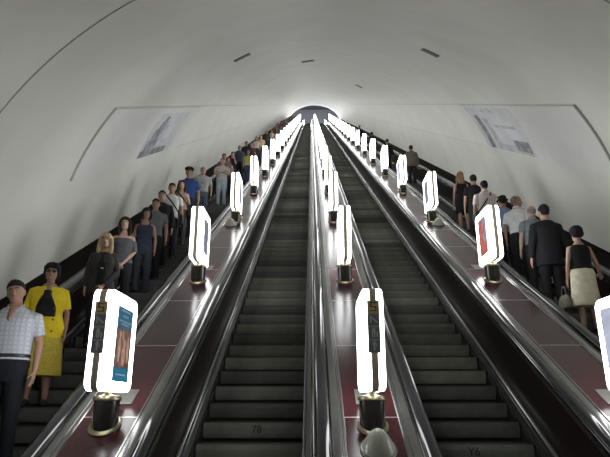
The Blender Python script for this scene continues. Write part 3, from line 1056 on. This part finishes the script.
    for s, ps, S, E, W in paths:
        th = 1.0 if sex == 'm' else .84
        if sl > 0:
            at = lambda u: lerp(S, E, u) if u <= 1 else lerp(E, W, u - 1)
            us = [u for u in (0.0, .35, .7, 1.0, 1.35, 1.7) if u < sl - .05] + [sl]
            if ts == 'offshoulder': us = [.22] + [u for u in us if u > .25]
            rad = lambda u: (.057 - .014 * u if u <= 1 else .043 - .012 * (u - 1)) * th + ti * .75 + (.006 if sl < 1 else .003)
            pts = [K(at(u)) for u in us]
            rr = [rad(u) * k for u in us]
            if ts != 'offshoulder':
                pts = [K(lerp(S, (0, .01, 1.43), .35))] + pts
                rr = [(.054 * th + ti) * k] + rr
            add_tube(bm, pts, rr, 14)
        elif ts in ('tank', 'dress'):
            add_tube(bm, [K((s * .085, -.085, 1.36)), K((s * .09, -.045, 1.43)), K((s * .088, .02, 1.448)), K((s * .085, .08, 1.38))], [.016 * k + vox * .3] * 4, 8)
    nm = {'tee': 't_shirt', 'tucked': 't_shirt', 'polo': 'shirt', 'long': 'jumper', 'tank': 'tank_top', 'sleeveless': 'blouse', 'offshoulder': 'blouse', 'dress': 'bodice', 'blazer': 'jacket'}.get(ts, ts)
    finish(nm, bm, tm, root, vox, 2)
    if ts in ('shirt', 'polo') and vox < .015:
        bm = bmesh.new()
        for s in (-1, 1):
            add_tube(bm, [K((s * .012, -.085, 1.405)), K((s * .050, -.060, 1.462)), K((s * .066, .0, 1.500)), K((s * .045, .070, 1.510)), K((0, .085, 1.512))], [(.010 * k, .016 * k), (.011 * k, .022 * k), (.011 * k, .024 * k), (.011 * k, .022 * k), (.011 * k, .02 * k)], 8)
        finish('collar', bm, tm, root, .007, 1)
    for e in extra:
        e(root, k, Th, tm, tor, w, inf, ti)
    return root


# clothing extras -----------------------------------------------------------
def jacket_front(color, halfw=.062, z0=.98, z1=1.44, lapel=True):
    """a strip of the dark top showing between the open fronts, with lapels and buttons"""
    def fn(root, k, Th, tm, tor, w, inf, ti):
        bm = bmesh.new()
        secs = [(z, cx, cy - .006, halfw * (1.0 if z < 1.20 else (.72 if z < 1.33 else .42)), ry + .016 + max(0, w - 1) * .06) for z, cx, cy, rx, ry in clip(tor, z0, z1, ti, w)]
        add_loft(bm, [tuple(v * k for v in s) for s in secs], 24, power=3.4)
        finish('inner_top', bm, cloth(color), root, .009, 2)
        if lapel:
            for s in (-1, 1):
                bm = bmesh.new()
                add_tube(bm, [Vector((s * .060, -.140, 1.10)) * k, Vector((s * .075, -.148, 1.24)) * k, Vector((s * .082, -.128, 1.36)) * k, Vector((s * .070, -.070, 1.455)) * k, Vector((s * .05, .04, 1.49)) * k],
                         [(.010 * k, .006 * k), (.022 * k, .008 * k), (.030 * k, .010 * k), (.022 * k, .012 * k), (.016 * k, .012 * k)], 10, flat=(1, 0, 0))
                finish('lapel', bm, tm, root, .007, 1)
    return fn


def buttons(n=3, x=.078, z0=.90, z1=1.16, y=-.150):
    def fn(root, k, Th, tm, tor, w, inf, ti):
        for i in range(n):
            z = z0 + (z1 - z0) * i / (n - 1)
            bm = bmesh.new()
            add_ball(bm, Vector((x, y, z)) * k, (.013 * k, .010 * k, .013 * k), None, 10, 5)
            obj('button', mesh(bm, 'button', M['button'], 'all'), root)
    return fn


def sunglasses(root, k, Th, *a):
    bm = bmesh.new()
    for s in (-1, 1):
        add_ball(bm, Vector((s * .032, -.092, .117)) * k, (.028 * k, .012 * k, .019 * k), Th, 12, 6)
        add_tube(bm, [Th @ (Vector((s * .055, -.082, .122)) * k), Th @ (Vector((s * .078, -.04, .122)) * k), Th @ (Vector((s * .080, .02, .118)) * k)], [.004 * k] * 3, 6)
    add_tube(bm, [Th @ (Vector((-.012, -.104, .122)) * k), Th @ (Vector((.012, -.104, .122)) * k)], [.003 * k] * 2, 6)
    finish('sunglasses', bm, M['lens'], root, .005, 1)


def peaked_cap(root, k, Th, *a):
    bm = bmesh.new()
    add_loft(bm, [tuple(v * k for v in s) for s in [(.155, 0, .006, .084, .104), (.185, 0, .004, .086, .106), (.198, 0, .002, .104, .126), (.222, 0, .004, .112, .134), (.245, 0, .012, .098, .116), (.255, 0, .014, .05, .06)]], 22, Th)
    add_tube(bm, [Th @ (Vector(p) * k) for p in ((0, -.085, .168), (0, -.115, .160), (0, -.145, .147), (0, -.155, .142))], [(.070 * k, .008 * k), (.074 * k, .008 * k), (.060 * k, .006 * k), (.03 * k, .004 * k)], 14, flat=(1, 0, 0))
    finish('cap', bm, cloth((0.012, 0.012, 0.016)), root, .010, 2)
    bm = bmesh.new()
    add_ball(bm, Vector((0, -.118, .205)) * k, (.014 * k, .006 * k, .014 * k), Th, 10, 5)
    obj('badge', mesh(bm, 'badge', M['brass'], 'all'), root)


def sun_hat(root, k, Th, *a):
    bm = bmesh.new()
    add_loft(bm, [tuple(v * k for v in s) for s in [(.130, 0, .008, .125, .140), (.140, 0, .008, .120, .135), (.150, 0, .008, .090, .108), (.200, 0, .008, .084, .100), (.232, 0, .008, .070, .084), (.244, 0, .008, .03, .04)]], 22, Th)
    finish('hat', bm, cloth((0.014, 0.014, 0.018)), root, .010, 1)


def chest_print(root, k, Th, tm, tor, w, inf, ti):
    bm = bmesh.new()
    y = -.146
    for x0, z0, x1, z1 in ((-.045, 1.20, -.020, 1.27), (-.020, 1.225, .0, 1.255), (.0, 1.20, .020, 1.28), (.024, 1.215, .045, 1.265), (-.03, 1.285, .030, 1.305), (-.02, 1.165, .02, 1.188)):
        add_box(bm, (x0 * k, y * k, z0 * k), (x1 * k, (y + .03) * k, z1 * k))
    o = obj('print', mesh(bm, 'print', cloth((0.45, 0.46, 0.45))), root)
    o['label'] = 'pale printed design'


def belt(root, k, Th, tm, tor, w, inf, ti):
    bm = bmesh.new()
    add_loft(bm, [tuple(v * k for v in s) for s in clip(tor, 1.0, 1.04, inf + .006, w)], 22, power=2.25)
    finish('belt', bm, M['leather'], root, .008, 1)


def bag_strap(bag_side=1, carry=True):
    def fn(root, k, Th, tm, tor, w, inf, ti):
        pass
    return fn


LEATHER_BAG = None


def shoulder_bag(person_o, k, side, lab, color=(0.016, 0.015, 0.016), w=1.0, back=False, zbag=.92, cat='bag'):
    """bag on a strap across the body: a thing of its own"""
    root = empty('shoulder_bag', person_o.location + Matrix.Rotation(person_o.rotation_euler.z, 3, 'Z') @ Vector((0, 0, zbag * k)), person_o.rotation_euler.z)
    sg = side
    bm = bmesh.new()
    cx, cz = sg * .245 * k, -.02 * k
    add_loft(bm, [(cz - .13 * k, cx, -.02, .040, .12), (cz - .11 * k, cx, -.02, .055, .135), (cz + .05 * k, cx, -.02, .050, .130), (cz + .09 * k, cx, -.02, .034, .12), (cz + .10 * k, cx, -.02, .02, .11)], 20, power=3.2)
    finish('pouch', bm, cloth(color, .5), root, .010, 2)
    bm = bmesh.new()
    Z = zbag
    yf = -.148 - .02 * (w - 1)
    pts = [(sg * .225, -.10, .98 - Z), (sg * .14, yf - .010, 1.10 - Z), (sg * .03, yf - .014, 1.26 - Z), (-sg * .07, yf + .018, 1.38 - Z), (-sg * .125, -.06, 1.475 - Z), (-sg * .13, .02, 1.49 - Z), (-sg * .10, .115, 1.42 - Z),
           (sg * .02, .140, 1.25 - Z), (sg * .14, .125, 1.08 - Z), (sg * .225, .07, .98 - Z)]
    add_tube(bm, [Vector(p) * k for p in pts], [(.020 * k, .006 * k)] * len(pts), 8)
    finish('strap', bm, cloth(color, .5), root, .008, 1)
    tag(root, lab, cat)
    return root


# ------------------------------------------------------------------ placing the passengers
HEAD_OFF = {'a': (.211, 0.0), 'd': (.115, math.pi)}


def stand(px, py, H0, esc):
    """step, position and height for a passenger whose head top is seen at (px, py)"""
    d = ray(px, py)
    dn = -d.y * SN + d.z * CS
    best = None
    t0 = (N_STEP - .08 + H0 * CS) / dn
    s0 = t0 * (d.y * CS + d.z * SN)
    i0 = int((s0 - H0 * SN - S0 - PH[esc]) / PS)
    for i in range(i0 - 4, i0 + 5):
        st = step_pos(EX[esc], i, PH[esc])
        y = st.y + HEAD_OFF[esc][0]
        t = y / d.y
        H = t * d.z - st.z - .004
        x = t * d.x
        if best is None or abs(H - H0) < abs(best[1] - H0):
            best = (Vector((x, y, st.z + .004)), H)
    return best


DONE = []


def add_person(px, py, H0, esc, lab, **kw):
    pos, H = stand(px, py, H0, esc)
    pos.x = max(EX[esc] - .355, min(EX[esc] + .355, pos.x))
    H = max(H0 - .09, min(H0 + .09, H))
    dist = pos.y
    vox = .0075 if dist < 8.5 else (.011 if dist < 15 else .016)
    p = person(pos, H, rz=HEAD_OFF[esc][1] + kw.pop('turn', .75 * math.atan2(-pos.x, pos.y) if esc == 'a' else 0.0), vox=kw.pop('vox', vox), face=kw.pop('face', esc == 'a' and dist < 24), **kw)
    tag(p, lab, 'person', 'passengers riding down' if esc == 'a' else 'passengers riding up')
    DONE.append((p, H / 1.765))
    return p, H / 1.765


BLK = (0.012, 0.012, 0.014)
DKB = (0.030, 0.021, 0.015)
A = lambda px, py, H, lab, **kw: add_person(px, py, H, 'a', lab, **kw)
B = lambda px, py, H, lab, **kw: add_person(px, py, H, 'd', lab, **kw)

A(20.5, 279.5, 1.78, 'dark-haired man in a pale plaid short-sleeved shirt, nearest on the descending side', sex='m', skin='b', hair=('short', BLK), top=('shirt', M['plaid']),
  bottom=('jeans', (0.010, 0.011, 0.015)), tilt=-.2, yaw=.1, turn=.16, w=1.16, vneck=True, extra=(belt,), arms=('down', 'down'))
A(53.4, 263, 1.62, 'woman in yellow jacket over black top, yellow skirt and sunglasses', sex='f', skin='b', hair=('round', BLK), top=('jacket', M['yellow'], .82),
  bottom=('skirt', M['yellow_skirt'], .36, .03), w=1.30, vneck=True, extra=(sunglasses, jacket_front((0.010, 0.010, 0.012), (.125), 1.06, 1.39, False), buttons(3, .104, .88, 1.16, -.186)), arms=('down', 'down'))
A(107, 233, 1.66, 'blonde woman in black clothes with a pale print on her chest', sex='f', skin='c', hair=('blonde', (0.42, 0.33, 0.18)), top=('jacket', (0.034, 0.032, 0.030)), bottom=('trousers', BLK),
  extra=(jacket_front((0.010, 0.010, 0.011), .085, .95, 1.40, False), chest_print), arms=('clasp', 'down'))
A(126, 217, 1.68, 'dark-haired woman in a grey off-shoulder top, hands clasped', sex='f', skin='c', hair=('long', (0.020, 0.014, 0.011)), top=('offshoulder', (0.075, 0.075, 0.085)), bottom=('trousers', BLK), arms=('clasp', 'clasp'))
A(147, 208, 1.66, 'woman in a dark blue tank top with bare shoulders', sex='f', skin='b', hair=('bob', BLK), top=('tank', (0.022, 0.030, 0.052)), bottom=('trousers', (0.03, 0.035, 0.045)), yaw=.25)
A(156.5, 198.5, 1.72, 'man in a plain grey t-shirt behind the woman in dark blue tank top', sex='m', skin='b', hair=('short', DKB), top=('tee', (0.115, 0.115, 0.12)), bottom=('trousers', BLK), w=1.05)
A(157, 190.5, 1.77, 'man in black top with short black hair behind the grey t-shirt man', sex='m', skin='a', hair=('short', BLK), top=('long', BLK), bottom=('trousers', BLK), w=1.06)
pw, kw_ = A(172.5, 183, 1.80, 'dark-haired man in a white t-shirt with a black strap across it', sex='m', skin='b', hair=('short', BLK), top=('tee', (0.50, 0.50, 0.485)), bottom=('trousers', (0.02, 0.02, 0.025)))
shoulder_bag(pw, kw_, 1, 'black shoulder bag hanging from the man in white t-shirt')
pw, kw_ = A(181.8, 180.5, 1.70, 'long-haired brunette in beige and dark top beside the peaked-cap man', sex='f', skin='c', hair=('long', (0.055, 0.028, 0.018)), top=('tank', (0.30, 0.22, 0.18)), bottom=('trousers', (0.06, 0.05, 0.05)), arms=('strap', 'down'))
shoulder_bag(pw, kw_, 1, 'dark brown shoulder bag carried by the long-haired brunette', (0.035, 0.022, 0.018), .9)
A(186.5, 168, 1.93, 'man in dark peaked cap and bright blue short-sleeved shirt', sex='m', skin='a', hair=('short', DKB), top=('shirt', (0.026, 0.062, 0.21)), bottom=('trousers', (0.02, 0.025, 0.04)), w=1.0, arms=('down', 'clasp'), extra=(peaked_cap,))
A(203.5, 166.7, 1.76, 'short-haired man in grey patterned t-shirt behind the peaked-cap man', sex='m', skin='a', hair=('stubble', (0.04, 0.028, 0.02)), top=('tee', M['grey_pattern'], .8), bottom=('jeans', (0.10, 0.12, 0.15)), w=1.08, yaw=.2)
A(222.8, 158.2, 1.76, 'man in pale grey t-shirt and light jeans with folded arms', sex='m', skin='c', hair=('short', (0.10, 0.06, 0.035)), top=('tee', (0.37, 0.38, 0.37)), bottom=('jeans', (0.29, 0.35, 0.385)), arms=('crossed', 'crossed'), w=1.02)
A(224.5, 153.5, 1.78, 'brown-haired man mostly hidden behind the man with folded arms', sex='m', skin='b', hair=('short', (0.06, 0.035, 0.022)), top=('tee', (0.16, 0.12, 0.10)), bottom=('trousers', BLK))
A(232.8, 152, 1.66, 'woman in black top with one hand raised to her face', sex='f', skin='c', hair=('tied', (0.03, 0.02, 0.016)), top=('tee', (0.014, 0.014, 0.016)), bottom=('jeans', (0.03, 0.035, 0.06)), arms=('face', 'down'))
A(228.5, 157.0, 1.62, 'auburn-haired woman half hidden beside the man with folded arms', sex='f', skin='c', hair=('long', (0.11, 0.045, 0.025)), top=('tank', (0.20, 0.12, 0.10)), bottom=('trousers', BLK))
A(238, 145.5, 1.76, 'man in a slate blue shirt behind the woman raising a hand', sex='m', skin='b', hair=('stubble', (0.05, 0.035, 0.026)), top=('tee', (0.05, 0.062, 0.085)), bottom=('trousers', BLK))
A(246.3, 141.2, 1.78, 'tall dark-haired man in black above the yellow-topped woman', sex='m', skin='b', hair=('short', BLK), top=('long', (0.02, 0.02, 0.024)), bottom=('trousers', BLK), w=1.06)
A(251.6, 142.5, 1.68, 'woman in dark red top behind the yellow-topped woman', sex='f', skin='c', hair=('tied', (0.06, 0.03, 0.02)), top=('tee', (0.13, 0.045, 0.045)), bottom=('trousers', BLK))
A(248.6, 149.8, 1.64, 'woman in a yellow top and blue jeans', sex='f', skin='c', hair=('long', (0.05, 0.03, 0.022)), top=('tee', (0.44, 0.42, 0.11)), bottom=('jeans', (0.05, 0.075, 0.16)))
A(255.8, 136.8, 1.68, 'light-haired woman in a pale cream top', sex='f', skin='c', hair=('bob', (0.30, 0.19, 0.10)), top=('tee', (0.55, 0.50, 0.44)), bottom=('trousers', (0.06, 0.06, 0.07)))
A(261, 135.2, 1.74, 'man in a tan shirt behind the light-haired woman in cream', sex='m', skin='a', hair=('short', (0.09, 0.055, 0.03)), top=('tee', (0.42, 0.33, 0.19)), bottom=('trousers', (0.05, 0.045, 0.04)))
A(266.6, 130.7, 1.78, 'dark-haired man in charcoal above the tan shirt man', sex='m', skin='b', hair=('short', BLK), top=('long', (0.03, 0.032, 0.036)), bottom=('trousers', BLK))
A(271.6, 129.4, 1.70, 'brown-haired woman in a tan top, farther up the descending crowd', sex='f', skin='b', hair=('bob', (0.08, 0.045, 0.025)), top=('tee', (0.36, 0.27, 0.18)), bottom=('trousers', BLK))
A(276.8, 128.5, 1.66, 'woman in dark violet top, farther up the descending crowd', sex='f', skin='a', hair=('long', (0.035, 0.022, 0.018)), top=('tee', (0.10, 0.07, 0.15)), bottom=('trousers', BLK))

# right-hand side, seen from behind
p1, k1 = B(575, 226.5, 1.64, 'woman in black sleeveless top and long cream skirt, nearest on the ascending side', sex='f', skin='c', hair=('round', BLK), top=('sleeveless', (0.010, 0.010, 0.011)),
           bottom=('skirt', (0.62, 0.57, 0.43), .42, .035), w=1.10, arms=('down', 'rail'))
B(542.5, 204.8, 1.80, 'broad dark-haired man in a black suit', sex='m', skin='c', hair=('short', BLK), top=('blazer', (0.010, 0.010, 0.012)), bottom=('trousers', (0.010, 0.010, 0.012)), w=1.10)
B(530, 205.5, 1.68, 'balding man in a grey short-sleeved shirt beside the black suit', sex='m', skin='c', hair=('fringe_ring', (0.20, 0.18, 0.16)), top=('shirt', (0.17, 0.19, 0.21)), bottom=('trousers', BLK), w=1.04)
B(514.8, 196, 1.74, 'older man in a white short-sleeved shirt looking back to the side', sex='m', skin='b', hair=('stubble', (0.16, 0.13, 0.11)), top=('shirt', (0.60, 0.61, 0.60), .75), bottom=('trousers', BLK), yaw=-1.3, w=1.04, turn=-.5)
B(501.6, 195.8, 1.64, 'person in a dark hat and pale blue shirt behind the white-shirted man', sex='m', skin='b', hair=('short', BLK), top=('tee', (0.22, 0.28, 0.42)), bottom=('trousers', BLK), extra=(sun_hat,))
p6, k6 = B(483.4, 181, 1.76, 'man in pale pink shirt with a dark strap across his back', sex='m', skin='a', hair=('short', BLK), top=('shirt', (0.60, 0.52, 0.50), .8), bottom=('trousers', BLK), w=1.12)
shoulder_bag(p6, k6, 1, 'dark shoulder bag worn by the man in pale pink shirt', w=1.1)
B(472.6, 175, 1.78, 'dark-haired man in black beside the long-haired blonde', sex='m', skin='a', hair=('short', (0.02, 0.016, 0.014)), top=('tee', (0.010, 0.010, 0.012), .75), bottom=('trousers', BLK))
B(459.7, 172.2, 1.68, 'woman with long dark blonde hair in a black dress', sex='f', skin='c', hair=('long', (0.26, 0.17, 0.10)), top=('dress', (0.010, 0.010, 0.012)), bottom=('skirt', (0.010, 0.010, 0.012), .55, .02))
B(410.6, 145.6, 1.78, 'man in a grey brown jacket alone on the ascending side', sex='m', skin='b', hair=('short', DKB), top=('jacket', (0.13, 0.115, 0.095)), bottom=('trousers', (0.02, 0.02, 0.024)), w=1.08)
B(387, 139.2, 1.72, 'person in black one lamp above the grey brown jacket man', sex='m', skin='a', hair=('short', BLK), top=('long', (0.014, 0.014, 0.016)), bottom=('trousers', BLK))
B(371.7, 132.2, 1.74, 'dark-haired passenger far up the ascending side, half hidden by a lamp', sex='m', skin='b', hair=('short', BLK), top=('long', (0.03, 0.03, 0.034)), bottom=('trousers', BLK))
B(359.3, 125.4, 1.78, 'dark passenger farthest up the ascending side', sex='m', skin='b', hair=('short', BLK), top=('long', (0.02, 0.025, 0.035)), bottom=('trousers', BLK))

# a handbag in the hand of the woman in the cream skirt
hb = empty('handbag', p1.location + Matrix.Rotation(math.pi, 3, 'Z') @ (Vector((.262, -.075, .60)) * k1), math.pi)
hb.location = p1.location + Vector((-.295 * k1, .10, .50 * k1))
bm = bmesh.new()
add_loft(bm, [(-.10, 0, 0, .055, .13), (-.08, 0, 0, .068, .15), (.04, 0, 0, .055, .14), (.10, 0, 0, .03, .11), (.115, 0, 0, .018, .10)], 20, power=3)
finish('pouch', bm, cloth((0.20, 0.185, 0.15)), hb, .010, 2)
bm = bmesh.new()
add_tube(bm, [(0, -.07, .10), (0, -.06, .19), (0, -.02, .245), (0, .02, .245), (0, .06, .19), (0, .07, .10)], [.008] * 6, 8)
finish('handle', bm, cloth((0.20, 0.185, 0.15)), hb, .006, 1)
tag(hb, 'grey beige handbag hanging from the cream-skirted woman\'s hand', 'handbag')

# the far crowd: a few kinds, copied up the escalator
PROTO = []
rp = random.Random(11)
kinds = [('m', 'short', BLK, 'tee', (0.06, 0.06, 0.065)), ('f', 'long', DKB, 'tee', (0.16, 0.10, 0.085)), ('m', 'stubble', (0.03, 0.02, 0.016), 'tee', (0.24, 0.23, 0.22)), ('f', 'round', (0.05, 0.03, 0.02), 'tank', (0.09, 0.04, 0.04)),
         ('m', 'short', DKB, 'long', (0.02, 0.02, 0.024)), ('f', 'long', BLK, 'tee', (0.05, 0.055, 0.10)), ('m', 'round', BLK, 'shirt', (0.11, 0.085, 0.06)), ('f', 'round', (0.03, 0.02, 0.014), 'tee', (0.22, 0.17, 0.145))]
HTS = [1.80, 1.64, 1.74, 1.60, 1.84, 1.68, 1.72, 1.66]
for sx_, hs, hc, tsn, tc in kinds:
    p = person((0, 0, 0), HTS[len(PROTO)], sex=sx_, vox=.018, skin='e', hair=(hs, hc), top=(tsn, tc), bottom=('trousers', rp.choice([BLK, (0.03, 0.04, 0.06), (0.05, 0.045, 0.04)])))
    tag(p, 'tiny passenger in the dense crowd at the far top of the descending side', 'person', 'far crowd riding down')
    PROTO.append(p)
bake_all()
i = int((46 - S0) / PS)
first = set()
n = 0
while S0 + PS * i < 91:
    for col in ((-.30, .30) if rp.random() < .55 else (rp.choice((-.25, -.1)),)):
        j = n % len(PROTO) if n < len(PROTO) else rp.randrange(len(PROTO))
        n += 1
        src = PROTO[j]
        if j in first:
            o = src.copy()
            COL.objects.link(o)
            for ch in src.children:
                c = ch.copy()
                c.parent = o
                COL.objects.link(c)
        else:
            o = src
            first.add(j)
        st = step_pos(EX['a'], i, PH['a'])
        o.location = (st.x + col + rp.uniform(-.02, .02), st.y + .215, st.z + .004)
    i += rp.choice((2, 3, 3, 4, 5))


# ------------------------------------------------------------------ light
w = bpy.data.worlds.new('world')
sc.world = w
w.use_nodes = True
w.node_tree.nodes['Background'].inputs[0].default_value = (0.9, 0.95, 1, 1)
w.node_tree.nodes['Background'].inputs[1].default_value = 0.20
hl = bpy.data.lights.new('hall_light', 'AREA')
hl.energy = 2600
hl.shape = 'RECTANGLE'; hl.size = 8; hl.size_y = 3
ho = bpy.data.objects.new('hall_light', hl)
COL.objects.link(ho)
ho.location = (CX, ytop + 9, ztop + 5.1)

sc.view_settings.view_transform = 'Standard'
sc.view_settings.look = 'None'
sc.view_settings.gamma = 1
sc.view_settings.exposure = 0.0
sc.view_settings.use_curve_mapping = False
sc.cycles.use_denoising = True
sc.cycles.max_bounces = 8
sc.cycles.diffuse_bounces = 4
sc.cycles.glossy_bounces = 4
sc.cycles.sample_clamp_indirect = 6
